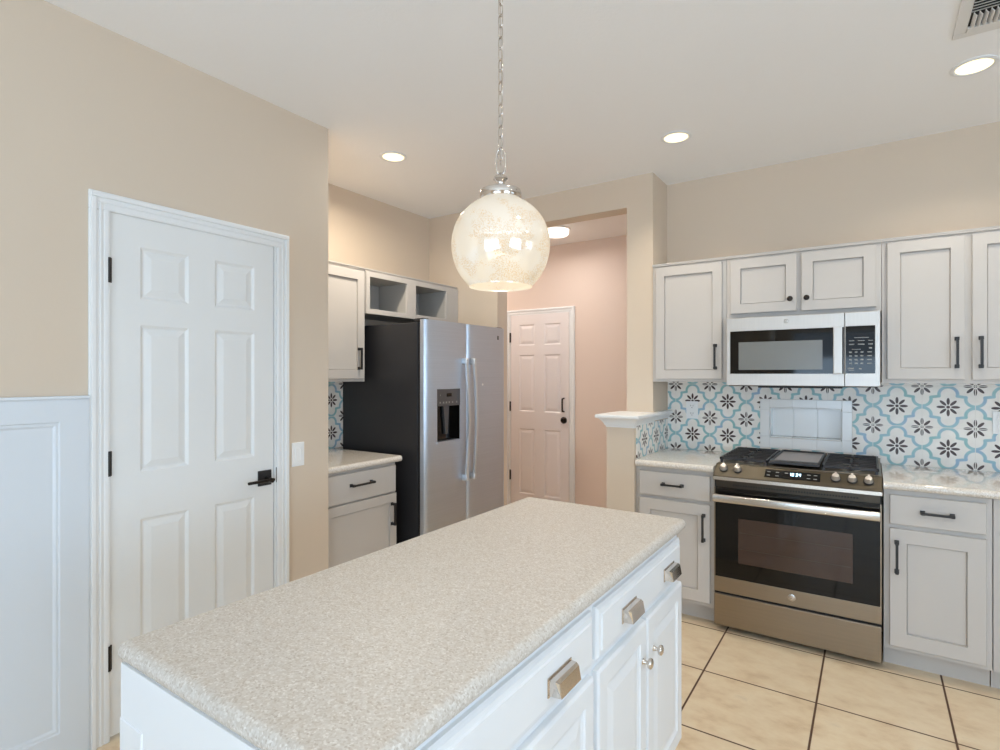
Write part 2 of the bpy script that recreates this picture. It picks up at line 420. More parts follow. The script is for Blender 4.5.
# baseboards
struct('baseboard_pantry', MB().box(XL, XL+.014, 1.733, YC-.001, 0, .1, .004), 'trim', 'white baseboard right of the pantry door', 'baseboard')
struct('baseboard_hall', MB().box(-2.385, -1.3, YH-.014, YH, 0, .1, .004), 'trim', 'white baseboard in the hallway', 'baseboard')
struct('baseboard_right', MB().box(RX-.014, RX, RY, YS, 0, .1), 'trim', 'white baseboard along the right wall', 'baseboard')

# wainscot left of the pantry door
wt = thing('trim_1', (XL, .2, 0), 'white panelled wainscot left of the pantry door', 'wainscot', None, 'structure')
WZ = 1.352
y1 = .8625; mb = MB()
hs = []; Wt = y1-RY
pan = [(.775-RY, .62)]
u = Wt-.0905
k = 0
while u-.62 > .05:
    hs.append((u-.62, .122, u, 1.258)); u -= .62+.11
mb.slab((XL+.016, RY, 0), EY, EZ, EX, Wt, WZ-.012, .016, hs, ((.004, -.004), (.012, -.004), (.02, -.009)), .001)
mb.build('panelling', 'wains', wt)
MB().box(XL, XL+.024, RY, y1, WZ-.012, WZ, .003).build('cap_rail', 'wains', wt)

# casing of the pantry door and the door
cs = thing('trim_2', (XL, DY0, 0), 'stepped white casing around the pantry door', 'casing', None, 'structure')
CY0, CY1, CZ = .8625, 1.7315, 2.1365
mb = MB()
for (i0, i1, t) in ((0, .0705, .011), (.006, .024, .019), (.034, .044, .0145), (.05, .0665, .0125)):
    mb.box(XL, XL+t, CY0+i0, CY0+i1, 0, CZ-i1-.0004, .003); mb.box(XL, XL+t, CY1-i1, CY1-i0, 0, CZ-i1-.0004, .003)
    mb.box(XL, XL+t, CY0+i0, CY1-i0, CZ-i1, CZ-i0, .003)
mb.build('casing', 'trim', cs)
mb = MB(); mb.box(XL-.12, XL+.004, DY0-.012, DY0-.003, 0, DZ+.012); mb.box(XL-.12, XL+.004, DY1+.003, DY1+.012, 0, DZ+.012); mb.box(XL-.12, XL+.004, DY0-.003, DY1+.003, DZ+.003, DZ+.012)
mb.build('jamb', 'trim', cs)
MB().box(XL-.004, XL+.0065, DY1+.0105, DY1+.0165, .893, .968, .001).build('strike_plate', 'bronze', cs)

SIX = ((0, .004), )
DP = ((.003, -.002), (.011, -.008), (.016, -.008), (.042, -.0015))
def six_panel(Wd, Hd, cols, rows): return [(c0, r0, c1, r1) for c0, c1 in cols for r0, r1 in rows]
d1 = thing('door_1', (XL, DY0, .012), 'white six-panel pantry door with black lever handle', 'door', None, 'structure')
yl = [(1.045-DY0, 1.237-DY0), (1.352-DY0, 1.546-DY0)]; zb = .012
mb = MB().slab((XL-.001, DY0, zb), EY, EZ, EX, DY1-DY0, DZ-zb, .035, six_panel(0, 0, yl, [(.20-zb, .842-zb), (1.035-zb, 1.632-zb), (1.738-zb, 1.95-zb)]), DP, .0015)
mb.build('door_panel', 'door', d1)
for z in (1.838, 1.083, .325):
    h = MB().lathe([(.0001, 0), (.0065, 0), (.0065, .098), (.0001, .098)], (XL+.009, DY0-.003, z-.049), n=10)
    h.box(XL+.0005, XL+.0045, DY0-.001, DY0+.008, z-.048, z+.048); h.build('hinge', 'bronze', d1, True)
lv = MB().box(XL-.001, XL+.008, 1.562, 1.632, .888, .962, .002).build('lever_plate', 'black', d1)
mb = MB().lathe([(.0001, 0), (.014, 0), (.012, .03), (.0115, .05), (.0001, .05)], (XL+.006, 1.606, .917), 'X', 14)
mb.box(XL+.04, XL+.053, 1.484, 1.624, .911, .925, .004); mb.build('lever', 'bronze', d1, True)

# hallway door
c2 = thing('trim_3', (-2.45, YH, 0), 'white casing around the hallway door', 'casing', None, 'structure')
HX0, HX1, HZ = -3.122, -2.447, 2.043
mb = MB()
for i0, i1, t in ((0, .058, .012), (.006, .022, .02), (.034, .046, .016)):
    mb.box(HX0-.062+i0, HX0-.062+i1, YH-t, YH, 0, HZ+.058-i1-.0004, .003); mb.box(HX1+.062-i1, HX1+.062-i0, YH-t, YH, 0, HZ+.058-i1-.0004, .003)
    mb.box(HX0-.062+i0, HX1+.062-i0, YH-t, YH, HZ+.058-i1, HZ+.058-i0, .003)
mb.build('casing', 'trim', c2)
d2 = thing('door_2', (HX0, YH, .01), 'white six-panel hallway door with black pull and deadbolt', 'door', None, 'structure')
xs = [(-3.018-HX0, -2.835-HX0), (-2.722-HX0, -2.537-HX0)]
MB().slab((HX0, YH-.012, .01), EX, EZ, NY, HX1-HX0, HZ-.01, .011, six_panel(0, 0, xs, [(.2, .87), (1.045, 1.625), (1.722, 1.935)]), DP, .0015).build('door_panel', 'hdoor', d2)
for z in (1.817, 1.104, .392):
    MB().lathe([(.0001, 0), (.008, 0), (.008, .1), (.0001, .1)], (HX0-.002, YH-.018, z-.05), n=10).build('hinge', 'bronze', d2, True)
pl = MB(); pl.tube([(-2.5, YH-.012, 1.2), (-2.5, YH-.05, 1.195), (-2.5, YH-.052, 1.18), (-2.5, YH-.052, 1.09), (-2.5, YH-.05, 1.075), (-2.5, YH-.012, 1.07)], .008, 8)
pl.build('pull_handle', 'bronze', d2, True)
mb = MB().lathe([(.0001, 0), (.033, 0), (.033, -.012), (.024, -.02), (.0001, -.022)], (-2.5, YH-.012, .985), 'Y', 20)
mb.box(-2.506, -2.494, YH-.05, YH-.03, .965, 1.005, .003); mb.build('deadbolt', 'bronze', d2, True)

# half wall cap
cap = thing('trim_4', (XW0, 3.26, 1.1), 'white moulded cap shelf on the half wall', 'ledge', None, 'structure')
mb = MB()
prof = [(.002, 1.102), (.006, 1.112), (.012, 1.118), (.014, 1.126), (.03, 1.148), (.038, 1.156), (.044, 1.158), (.052, 1.16), (.056, 1.166), (.056, 1.176), (.052, 1.182)]
R = []
for o_, z in prof:
    a, b, y0_ = XW0-o_, XW1+o_*.82, 3.262-o_
    R.append([(a, y0_, z), (b, y0_, z), (b, YS-.012, z), (a, YS-.012, z)] if False else [(a, y0_, z), (b, y0_, z), (b, YO+.0, z), (a, YO+.0, z)])
mb.rings(R); mb.build('cap_moulding', 'trim', cap)
# right-hand ledge running back beside the post
R = []
for o_, z in prof[3:]:
    R.append([(XW1, YO, z), (XW1+o_*.82, YO, z), (XW1+o_*.82, YS-.006, z), (XW1, YS-.006, z)])
MB().rings(R).build('ledge_strip', 'trim', cap)

# ------------------------------------------------------------------ backsplashes
def splash(name, boxes, loc, rz, label):
    mb = MB()
    for b_ in boxes: mb.box(*b_)
    o = mb.build(name, 'flower'); o.location = loc; o.rotation_euler = (0, 0, rz); return tag(o, label, 'backsplash')
ox, oz, th = .008, 1.1368, .008
q = lambda x0, x1, z0, z1: (x0-ox, x1-ox, -th, -.0006, z0-oz, z1-oz)
XR = 1.3
NO = (-.598, -.0935, .962, 1.276)
splash('tile_backsplash', [q(XW1+.008, NO[0], .912, 1.386), q(NO[1], XR, .912, 1.386), q(NO[0], NO[1], .9, NO[2]), q(NO[0], NO[1], NO[3], 1.386)], (ox, YS, oz), 0, 'patterned blue and brown flower tile backsplash behind the range')
splash('tile_backsplash', [(3.29-3.539, YS-th-3.5395, -th, -.0006, .912-oz, 1.118-oz)], (XW1, 3.539, oz), math.pi/2, 'narrow strip of flower tile on the side of the half wall')
splash('tile_backsplash', [(YC-2.675+.004, YO-2.675-.3, -th, -.0006, .912-oz, 1.384-oz)], (XA, 2.675, oz), math.pi/2, 'flower tile backsplash beside the black fridge side')
MB  # niche
nc = thing('tiled_niche', (-.345, YS, 1.03), 'white tiled recess in the backsplash above the range', 'niche')
mb = MB(); g = .002; yf = YS-.013; NO = (NO[0]+.001, NO[1]-.001, NO[2]+.001, NO[3]-.001)
cx_ = [NI[0], -.412, -.279, NI[1]]
for a, b in zip(cx_, cx_[1:]):
    mb.box(a+g/2, b-g/2, yf, YS-.001, NI[3]+g, NO[3], .002); mb.box(a+g/2, b-g/2, yf, YS-.001, NO[2], NI[2]-g, .002)
for a, b in ((NO[0], NI[0]-g), (NI[1]+g, NO[1])):
    for z0, z1 in ((NO[2], 1.035), (1.035+g, 1.205), (1.205+g, NO[3])): mb.box(a, b, yf, YS-.001, z0, z1, .002)
mb.build('tile_border', 'subway', nc)
mb = MB(); mb.box(NO[0]+.001, NI[0], yf+.0015, YS-.0005, NO[2]+.001, NO[3]-.001); mb.box(NI[1], NO[1]-.001, yf+.0015, YS-.0005, NO[2]+.001, NO[3]-.001)
mb.box(NI[0], NI[1], yf+.0015, YS-.0005, NI[3]+.001, NO[3]-.001); mb.box(NI[0], NI[1], yf+.0015, YS-.0005, NO[2]+.001, NI[2]-.001); mb.build('grout_bed', 'grout', nc)
mb = MB(); yb = YS+.085
for a, b in zip(cx_, cx_[1:]):
    mb.box(a+g/2, b-g/2, yb-.006, yb, NI[2]+.006, NI[3]-.006, .0015)
    mb.box(a+g/2, b-g/2, YS, yb-.007, NI[2]+.0005, NI[2]+.006, .0015); mb.box(a+g/2, b-g/2, YS, yb-.007, NI[3]-.006, NI[3]-.0005, .0015)
mb.box(NI[0]+.0005, NI[0]+.006, YS, yb-.007, NI[2]+.007, NI[3]-.007, .0015); mb.box(NI[1]-.006, NI[1]-.0005, YS, yb-.007, NI[2]+.007, NI[3]-.007, .0015)
mb.build('recess_tiles', 'subway', nc)
MB().box(NI[0]+.0003, NI[1]-.0003, yb, yb+.012, NI[2]+.0003, NI[3]-.0003).build('recess_back', 'grout', nc)

def outlet(x, z, wd, label):
    t = thing('wall_outlet', (x, YS-.008, z), label, 'outlet')
    MB().box(x-wd/2, x+wd/2, YS-.0145, YS-.0085, z-.06, z+.06, .003).build('cover_plate', 'plastic', t)
    for dz in (-.026, .026):
        s_ = MB().box(x-.02, x+.02, YS-.0165, YS-.0145, z+dz-.018, z+dz+.018, .004).build('receptacle', 'plastic', t)
        mb = MB(); mb.box(x-.009, x-.006, YS-.0172, YS-.0166, z+dz-.002, z+dz+.009); mb.box(x+.006, x+.009, YS-.0172, YS-.0166, z+dz-.002, z+dz+.009); mb.box(x-.003, x+.003, YS-.0172, YS-.0166, z+dz-.012, z+dz-.007)
        mb.build('slots', 'socket', s_)
outlet(-1.027, 1.188, .08, 'white wall outlet in the flower tile left of the range')
outlet(.575, 1.176, .08, 'white wall outlet at the right end of the flower tile')
t = thing('light_switch', (XL, 1.786, 1.018), 'white rocker light switch right of the pantry door', 'light switch')
MB().box(XL, XL+.006, 1.75, 1.823, .957, 1.08, .002).build('cover_plate', 'plastic', t)
MB().slab((XL+.009, 1.77, .985), EY, EZ, EX, .033, .067, .004, [(.003, .003, .03, .064)], ((.002, -.0015),), .001).build('rocker', 'plastic', t)

# ------------------------------------------------------------------ cabinet helpers
SH = ((.0008, -.008),)
def shaker(mb, O, U, N, W, H, fr=.056, T=.019, prof=((.0005, -.010), (.0026, -.0145), (.0048, -.0105))):
    mb.slab(O, U, EZ, N, W, H, T, [(fr, fr, W-fr, H-fr)] if fr else [], prof, .002)
    return mb
def bar_pull(parent, c, along, N, L, mtl='black', off=.03, name='pull'):
    c, a, N = Vector(c), Vector(along), Vector(N); mb = MB()
    mb.bar(c+N*off-a*L/2, c+N*off+a*L/2, .011, .010, N)
    for s_ in (-1, 1):
        mb.bar(c+a*s_*(L/2-.008), c+N*(off+.003)+a*s_*(L/2-.008), .014, .014, a)
        mb.bar(c+a*s_*(L/2-.008), c+N*.004+a*s_*(L/2-.008), .019, .019, a)
    return mb.build(name, mtl, parent)
def knob(parent, c, N, r=.0155, mtl='bronze'):
    ax = Vector(N).to_track_quat('Z', 'Y').to_matrix()
    return MB().lathe([(.0001, 0), (.009, 0), (.0065, .004), (.0055, .014), (r*.85, .018), (r, .022), (r*.95, .027), (r*.6, .030), (.0001, .031)], c, ax, 20).build('knob', mtl, parent, True, 60)

# ---- upper cabinets on the kitchen wall
UY, UF = 3.597, 3.578                        # frame plane, door front plane
UB, UT = 1.385, 2.138
def upper(x0, x1, z0, doors, label, group='gray wall cabinets over the range counter'):
    t = thing('upper_cabinet', ((x0+x1)/2, YS-.002, z0), label, 'cabinet', group)
    mb = MB(); mb.box(x0+.001, x1-.001, UY, YS-.009, z0, UT)
    mb.build('cabinet_body', 'gray', t)
    pr = [(.004, UT), (-.012, UT+.003), (-.013, UT+.008), (-.016, UT+.014), (-.016, UT+.018), (.02, UT+.018), (.02, UT)]
    MB().prism([(UY+a, b) for a, b in pr], lambda a, b, k: ((x0+.0005, x1-.0005)[k], a, b)).build('top_moulding', 'gray', t)
    for (a, b, za, zb_, hw) in doors:
        mb = shaker(MB(), (a, UF, za), EX, NY, b-a, zb_-za)
        d = mb.build('door', 'gray', t)
        if hw[0] == 'pull': bar_pull(d, (hw[1], UF, hw[2]), EZ, NY, .155)
        else: knob(d, (hw[1], UF, hw[2]), NY)
    return t
upper(XW1+.004, -.738, UB, [(-1.176, -.763, 1.404, 2.128, ('pull', -.80, 1.542))], 'single-door gray wall cabinet beside the post, left of the microwave')
upper(-.738, .046, 1.772, [(-.713, -.355, 1.80, 2.128, ('knob', -.388, 1.868)), (-.331, .022, 1.796, 2.128, ('knob', -.304, 1.868))], 'short two-door gray wall cabinet with round knobs above the microwave')
upper(.046, .80, UB, [(.07, .389, 1.407, 2.128, ('pull', .357, 1.542)), (.416, .735, 1.407, 2.128, ('pull', .449, 1.542))], 'tall two-door gray wall cabinet right of the microwave')

# ---- base cabinets on the kitchen wall
BF, BY, BT = 3.268, 3.288, .876
def base(x0, x1, xd, label, dw, dd, pull_h, pull_v):
    t = thing('base_cabinet', ((x0+x1)/2, YS-.02, 0), label, 'cabinet', 'gray base cabinets beside the range')
    mb = MB(); mb.box(x0+.001, x1-.001, BY, YS-.003, .1, BT-.001); mb.build('cabinet_body', 'gray', t)
    MB().box(x0+.001, x1-.001, BY+.064, BY+.078, .0, .1).build('toe_kick', 'gray', t)
    if dw:
        d = MB().slab((xd[0], BF, dw[0]), EX, EZ, NY, xd[1]-xd[0], dw[1]-dw[0], .019, (), (), .003).build('drawer', 'gray', t)
        bar_pull(d, pull_h, EX, NY, .125)
        d = shaker(MB(), (xd[0], BF, dd[0]), EX, NY, xd[1]-xd[0], dd[1]-dd[0], .066).build('door', 'gray', t)
        bar_pull(d, pull_v, EZ, NY, .155)
    return t
base(XW1+.002, -.741, (-1.176, -.762), 'gray base cabinet between the half wall and the range', (.706, .85), (.125, .686), (-.972, BF, .78), (-.795, BF, .555))
base(.050, .452, (.074, .43), 'gray base cabinet directly right of the range', (.71, .851), (.122, .689), (.255, BF, .78), (.102, BF, .555))
base(.454, 1.28, (.5, .86), 'gray base cabinet at the right edge, past the range cabinet', (.71, .851), (.122, .689), (.68, BF, .78), (.832, BF, .555))

def counter(name, x0, x1, y0, y1, label, front, mtl='counter2', z1=.914, z0=.876):
    """bullnose on one side: front = 'Y-' or 'X+'"""
    h = z1-z0; r = h/2; pr = [(0, z0)]
    pf = [(0, z0)] + [(r-r*math.sin(a)*1.0-.0, 0) for a in ()]
    poly = [(1, z0)]
    arc = [(r-r*math.cos(t_), z0+r+r*math.sin(t_)) for t_ in [math.radians(-90+k*15) for k in range(13)]]
    mb = MB()
    if front == 'Y-':
        P = [(y1, z0)]+[(y0+a, b) for a, b in arc]+[(y1, z1)]
        mb.prism(P, lambda a, b, k: ((x0, x1)[k], a, b))
    else:
        P = [(x0, z0)]+[(x1-a, b) for a, b in arc]+[(x0, z1)]
        mb.prism(P, lambda a, b, k: (a, (y0, y1)[k], b))
    o = mb.build(name, mtl, None, True, 40, loc=((x0+x1)/2, (y0+y1)/2, z0)); return tag(o, label, 'countertop')
counter('countertop', XW1+.010, -.7395, 3.246, YS-.009, 'polished speckled countertop between the half wall and the range', 'Y-')
counter('countertop', .049, 1.29, 3.246, YS-.009, 'polished speckled countertop right of the range', 'Y-')

# ------------------------------------------------------------------ range
RX0, RX1 = -.737, .0455
rg = thing('gas_range', ((RX0+RX1)/2, 3.6, 0), 'dark stainless slide-in gas range with black glass oven door', 'range')
mb = MB(); mb.box(RX0+.006, RX1-.006, 3.30, YS-.02, .035, .88); mb.box(RX0+.002, RX1-.002, 3.335, YS-.012, .88, .924, .003)
mb.build('range_body', 'dark', rg)
for x in (RX0+.004, RX1-.009): MB().box(x, x+.005, 3.262, YS-.03, .03, .86).build('side_panel', 'dark', rg)
for x in (RX0+.06, RX1-.06):
    for y in (3.36, 3.84): MB().lathe([(.0001, 0), (.02, 0), (.02, .036), (.0001, .036)], (x, y, 0), n=12).build('foot', 'black', rg)
# control panel: nose strip and sloped face
P = [(3.345, .85), (3.243, .842), (3.236, .845), (3.236, .862), (3.240, .868), (3.322, .923), (3.345, .926)]
cp = MB().prism(P, lambda a, b, k: ((RX0, RX1)[k], a, b)).build('control_panel', 'panel', rg)
MB().box(RX0+.0005, RX1-.0005, 3.2335, 3.2365, .8445, .8625, .001).build('nose_strip', 'handle', cp)
sl = Vector((0, 3.322-3.240, .923-.868)).normalized(); nrm = Vector((0, -sl.z, sl.y)); p0 = Vector((0, 3.240, .868))
axm = nrm.to_track_quat('Z', 'Y').to_matrix()
ptk = lambda x, t_, h: p0+Vector((x, 0, 0))+sl*t_+nrm*h
KN = (-.690, -.617, -.150, -.079, -.010)
for x in KN:
    kb = MB().lathe([(.019, .004), (.0185, .012), (.0165, .022), (.0145, .028), (.0001, .029)], ptk(x, .055, 0), axm, 24)
    kb.bar(ptk(x, .037, .027), ptk(x, .073, .027), .009, .014, nrm)
    k = kb.build('knob', 'knobm', rg, True)
    MB().lathe([(.0001, 0), (.0235, 0), (.0235, .005), (.0001, .006)], ptk(x, .055, 0), axm, 24).build('knob_bezel', 'black', k, True)
def onpanel(mb, x0, x1, t0, t1, h0, h1):
    f = lambda h: [ptk(x0, t0, h), ptk(x1, t0, h), ptk(x1, t1, h), ptk(x0, t1, h)]
    return mb.rings([f(h0), f(h1)])
ds = onpanel(MB(), -.478, -.218, .022, .082, -.001, .0015).build('display', 'bglass', rg)
for i, x in enumerate((-.46, -.46, -.418, -.418, -.375, -.27, -.27, -.24, -.24)):
    t_ = .035 if i % 2 else .062
    onpanel(MB(), x-.008, x+.008, t_, t_+.005, .0015, .002).build('touch_key', 'legend', ds)
# clock digits as little seven-segment bars
SEG = {'1': 'bc', '0': 'abcdef', '3': 'abgcd', '4': 'fgbc', '8': 'abcdefg', '2': 'abged'}
mb = MB()
def digit(ch, x, t0, wd, ht):
    k = .0022
    for s_ in SEG[ch]:
        a = {'a': (0, wd, ht-k, ht), 'd': (0, wd, 0, k), 'g': (0, wd, ht/2-k/2, ht/2+k/2), 'b': (wd-k, wd, ht/2, ht), 'c': (wd-k, wd, 0, ht/2), 'f': (0, k, ht/2, ht), 'e': (0, k, 0, ht/2)}[s_]
        onpanel(mb, x+a[0], x+a[1], t0+a[2], t0+a[3], .0015, .0021)
for i, ch in enumerate('1834'): digit(ch, -.363+i*.014+(.004 if i > 1 else 0), .046, .0095, .022)
mb.build('clock_digits', 'lit', ds)
# oven door
DF = 3.25
od = MB()
od.box(RX0+.003, RX1-.003, DF, DF+.045, .218, .302, .002); od.box(RX0+.003, RX0+.009, DF, DF+.045, .302, .80); od.box(RX1-.009, RX1-.003, DF, DF+.045, .302, .80)
od = od.build('oven_door', 'slate', rg)
dg = MB().box(RX0+.009, RX1-.009, DF+.001, DF+.045, .302, .80, .001).build('door_glass', 'bglass', od)
MB().box(-.608, -.076, DF-.0005, DF+.003, .392, .638, .0004).build('oven_window', 'wglass', od)
mb = MB()
for z in (.47, .56): mb.box(-.60, -.084, DF-.0009, DF-.0004, z, z+.003)
mb.build('rack_lines', 'slate_dark', od)
hb = MB().box(RX0+.004, RX1-.006, DF-.062, DF-.036, .728, .772, .008, 3)
for x in (RX0+.05, RX1-.05): hb.box(x-.02, x+.02, DF-.045, DF+.002, .74, .76, .003)
hb.build('door_handle', 'handle', od, True)
# dark vent strip with slots between panel and door
vt = MB().box(RX0+.004, RX1-.004, DF+.016, DF+.09, .80, .85).build('vent_strip', 'slate_dark', rg)
mb = MB()
for i in range(46):
    x = RX0+.10+i*.0128; mb.box(x, x+.008, DF+.0145, DF+.0162, .813, .822)
mb.build('vent_slots', 'dark', vt)
MB().box(RX0+.006, RX1-.006, DF+.01, DF+.09, .203, .22).build('drawer_gap', 'dark', rg)
MB().box(RX0+.003, RX1-.004, DF-.002, DF+.05, .03, .206, .004).build('storage_drawer', 'slate', rg)
def roundel(parent, c, r, N, U, mtl='handle', ink='dispenser', name='badge'):
    """round maker's badge: a disc with a ring and entwined script letters"""
    c, N, U = Vector(c), Vector(N), Vector(U); V = N.cross(U); 
    ax = N.to_track_quat('Z', 'Y').to_matrix()
    b = MB().lathe([(.0001, 0), (r, 0), (r, .0012), (r*.92, .0018), (.0001, .0018)], c, ax, 28).build(name, mtl, parent, True)
    mb = MB(); pt = lambda a, q_: c+U*a*r+V*q_*r+N*.0019
    mb.tube([pt(.82*math.cos(t_), .82*math.sin(t_)) for t_ in [k*math.pi/14 for k in range(28)]], r*.035, 5, True)
    g_ = [pt(-.30+.26*math.cos(t_), .02+.42*math.sin(t_)) for t_ in [math.radians(50+k*26) for k in range(11)]]
    mb.tube(g_+[pt(-.06, -.05), pt(-.26, -.05)], r*.05, 5)
    e_ = [pt(.30+.24*math.cos(t_), .22+.2*math.sin(t_)) for t_ in [math.radians(40+k*25) for k in range(9)]]
    e2 = [pt(.30+.26*math.cos(t_), -.2+.22*math.sin(t_)) for t_ in [math.radians(90+k*25) for k in range(10)]]
    mb.tube(e_, r*.05, 5); mb.tube(e2, r*.05, 5)
    mb.build('monogram', ink, b); return b
roundel(rg, ((RX0+RX1)/2, DF, .262), .0185, NY, EX)
# cooktop
mb = MB(); mb.box(RX0+.002, RX1-.002, 3.335, YS-.014, .9235, .928, .002); mb.box(RX0+.002, RX1-.002, YS-.034, YS-.014, .926, .946, .003)
mb.build('cooktop', 'slate', rg)
def grate(x0, x1):
    mb = MB(); z0, z1 = .944, .958; y0, y1 = 3.345, YS-.04; b_ = .011
    for y in (y0, y1-b_): mb.box(x0, x1, y, y+b_, z0, z1, .002)
    for x in (x0, x1-b_): mb.box(x, x+b_, y0, y1, z0, z1, .002)
    cx2 = (x0+x1)/2; ym = (y0+y1)/2
    mb.box(x0, x1, ym-b_/2, ym+b_/2, z0, z1, .002)
    for yc in ((y0+ym)/2, (ym+y1)/2):
        mb.box(x0, cx2-.035, yc-b_/2, yc+b_/2, z0, z1, .002); mb.box(cx2+.035, x1, yc-b_/2, yc+b_/2, z0, z1, .002)
        for dy in (-.065, .065):
            mb.box(x0, x1, yc+dy-.0045, yc+dy+.0045, z0+.002, z1, .002)
        mb.box(cx2-b_/2, cx2+b_/2, yc-(ym-y0)/2, yc-.035, z0, z1, .002); mb.box(cx2-b_/2, cx2+b_/2, yc+.035, yc+(ym-y0)/2, z0, z1, .002)
    for x in (x0+.004, x1-.016):
        for y in (y0+.002, ym, y1-.014): mb.box(x, x+.012, y, y+.012, .927, z0+.003)
    mb.build('burner_grate', 'iron', rg)
    for yc in ((y0+ym)/2, (ym+y1)/2):
        b2 = MB().lathe([(.0001, .928), (.05, .928), (.048, .934), (.036, .936), (.034, .942), (.0001, .943)], (cx2, yc, 0), n=28).build('burner', 'iron', rg, True)
        MB().lathe([(.056, .9282), (.062, .9285), (.06, .9305), (.052, .931)], (cx2, yc, 0), n=28).build('burner_ring', 'handle', b2, True)
grate(RX0+.012, -.475); grate(-.216, RX1-.012)
mb = MB().slab((-.466, 3.345, .962), EX, EY, EZ, .241, .515, .018, [(.010, .034, .231, .503)], ((.004, -.01),), .004).build('griddle_frame', 'iron', rg)
MB().box(-.4545, -.2365, 3.381, 3.846, .9505, .9535, .001).build('griddle_plate', 'griddle', mb)

# ------------------------------------------------------------------ microwave
mw = thing('microwave_oven', (-.34, 3.7, 1.366), 'stainless over-the-range microwave with black door window and keypad', 'microwave')
MX0, MX1, MF, MZ0, MZ1 = -.720, .040, 3.50, 1.367, 1.766
MB().box(MX0+.003, MX1-.003, MF+.03, YS-.009, MZ0+.012, MZ1-.001, .002).build('case', 'dark', mw)
ms = -.1195
dr = MB().slab((MX0, MF, MZ0), EX, EZ, NY, ms-.001-MX0, MZ1-MZ0, .03, [(.02, .068, ms-.002-MX0-.0, .322)], ((.001, -.002),), .0025).build('door', 'mwsteel', mw)
MB().box(MX0+.0215, ms-.0035, MF+.0008, MF+.004, MZ0+.0695, MZ0+.3205, .0004).build('window_surround', 'bglass', dr)
MB().box(-.652, -.222, MF-.0002, MF+.003, 1.459, 1.622, .0003).build('window_screen', 'mwwin', dr)
mb = MB().box(-.170, -.128, MF-.042, MF-.030, 1.434, 1.688, .004)
for z in (1.452, 1.67): mb.box(-.163, -.135, MF-.034, MF+.002, z-.01, z+.01)
mb.build('handle', 'mwsteel', dr)
cpn = MB().slab((ms+.001, MF, MZ0), EX, EZ, NY, MX1-ms-.001, MZ1-MZ0, .03, [(.003, .068, .137, .325)], ((.001, -.001),), .0025).build('control_side', 'mwsteel', mw)
kp = MB().box(ms+.0055, ms+.1365, MF+.0002, MF+.003, MZ0+.0705, MZ0+.3235, .0004).build('keypad', 'bglass', mw)
yk = MF+.0002
def dash(x, z, wd, ht): MB().box(x-wd/2, x+wd/2, yk-.0004, yk, z-ht/2, z+ht/2).build('key_legend', 'legend', kp)
dash(-.043, 1.628, .066, .0035)
for j, z in enumerate((1.612, 1.593)):
    for x, wd in ((-.087, .024), (-.044, .030), (-.003, .02)): dash(x, z, wd, .0035 if j == 0 else .0055)
dash(-.066, 1.566, .040, .003); dash(-.003, 1.572, .014, .007)
for z in (1.551, 1.531, 1.511, 1.491):
    for x in (-.092, -.067, -.041): dash(x, z, .013, .0075)
    dash(-.007, z, .02, .005)
dash(-.09, 1.464, .026, .007); dash(-.09, 1.454, .022, .004); dash(-.048, 1.462, .012, .007)
roundel(mw, (-.40, MF, 1.735), .0135, NY, EX, 'mwsteel', 'mwwin')
mb = MB().box(MX0+.01, MX1-.01, MF+.012, YS-.02, MZ0-.004, MZ0+.012, .002).build('underside', 'dark', mw)
MB().box(-.55, -.13, MF+.02, MF+.16, MZ0-.012, MZ0-.003, .002).build('grease_filter', 'black', mb)

# ------------------------------------------------------------------ alcove: base cabinet, counter, upper cabinets
AF, AY1 = -2.508, 2.552
t = thing('base_cabinet', (XA+.3, 2.27, 0), 'gray base cabinet in the alcove between pantry corner and fridge', 'cabinet')
MB().box(XA+.002, AF-.02, YC+.002, AY1-.001, .1, .875).build('cabinet_body', 'gray', t)
MB().box(AF-.10, AF-.086, YC+.002, AY1-.001, 0, .1).build('toe_kick', 'gray', t)
d = MB().slab((AF, YC+.004, .692), EY, EZ, EX, 2.541-YC-.004, .858-.692, .019, (), (), .003).build('drawer', 'gray', t)
bar_pull(d, (AF, 2.252, .786), EY, EX, .17)
d = shaker(MB(), (AF, YC+.004, .125), EY, EX, 2.546-YC-.004, .682-.125, .056).build('door', 'gray', t)
bar_pull(d, (AF, 2.503, .555), EZ, EX, .14)
counter('countertop', XA+.009, -2.487, YC+.001, 2.575, 'polished speckled countertop against the black fridge side', 'X+')
AX = -2.845
t = thing('upper_cabinet', (XA, 2.3, UB), 'gray wall cabinet with a black pull left of the open shelves', 'cabinet')
MB().box(XA+.001, AX-.019, YC+.001, 2.601, UB, 2.138).build('cabinet_body', 'gray', t)
d = shaker(MB(), (AX, YC+.02, 1.404), EY, EX, 2.585-YC-.02, 2.127-1.404, .058).build('door', 'gray', t)
bar_pull(d, (AX, 2.533, 1.538), EZ, EX, .145)
pr = [(0, 2.138), (.004, 2.146), (.012, 2.152), (.012, 2.157), (-.02, 2.157), (-.02, 2.138)]
MB().prism([(AX-.019+a, b) for a, b in pr], lambda a, b, k: (a, (YC+.001, 2.6015)[k], b)).build('top_moulding', 'gray', t)
t = thing('open_shelf_cabinet', (XA, 3.1, 1.85), 'open two-bay gray cabinet above the fridge', 'cabinet')
mb = MB(); y0, y1 = 2.603, 3.606; z0, z1 = 1.850, 2.138; ym0, ym1 = 3.0, 3.10
OB = [(2.636, 3.002), (3.096, 3.455)]; oz0, oz1 = 1.884, 2.104
fx0, fx1 = AX-.022, AX-.003
mb.box(fx0, fx1, y0, OB[0][0], z0, z1); mb.box(fx0, fx1, OB[0][1], OB[1][0], z0, z1); mb.box(fx0, fx1, OB[1][1], y1, z0, z1)
for a, b in OB: mb.box(fx0, fx1, a, b, z0, oz0); mb.box(fx0, fx1, a, b, oz1, z1)
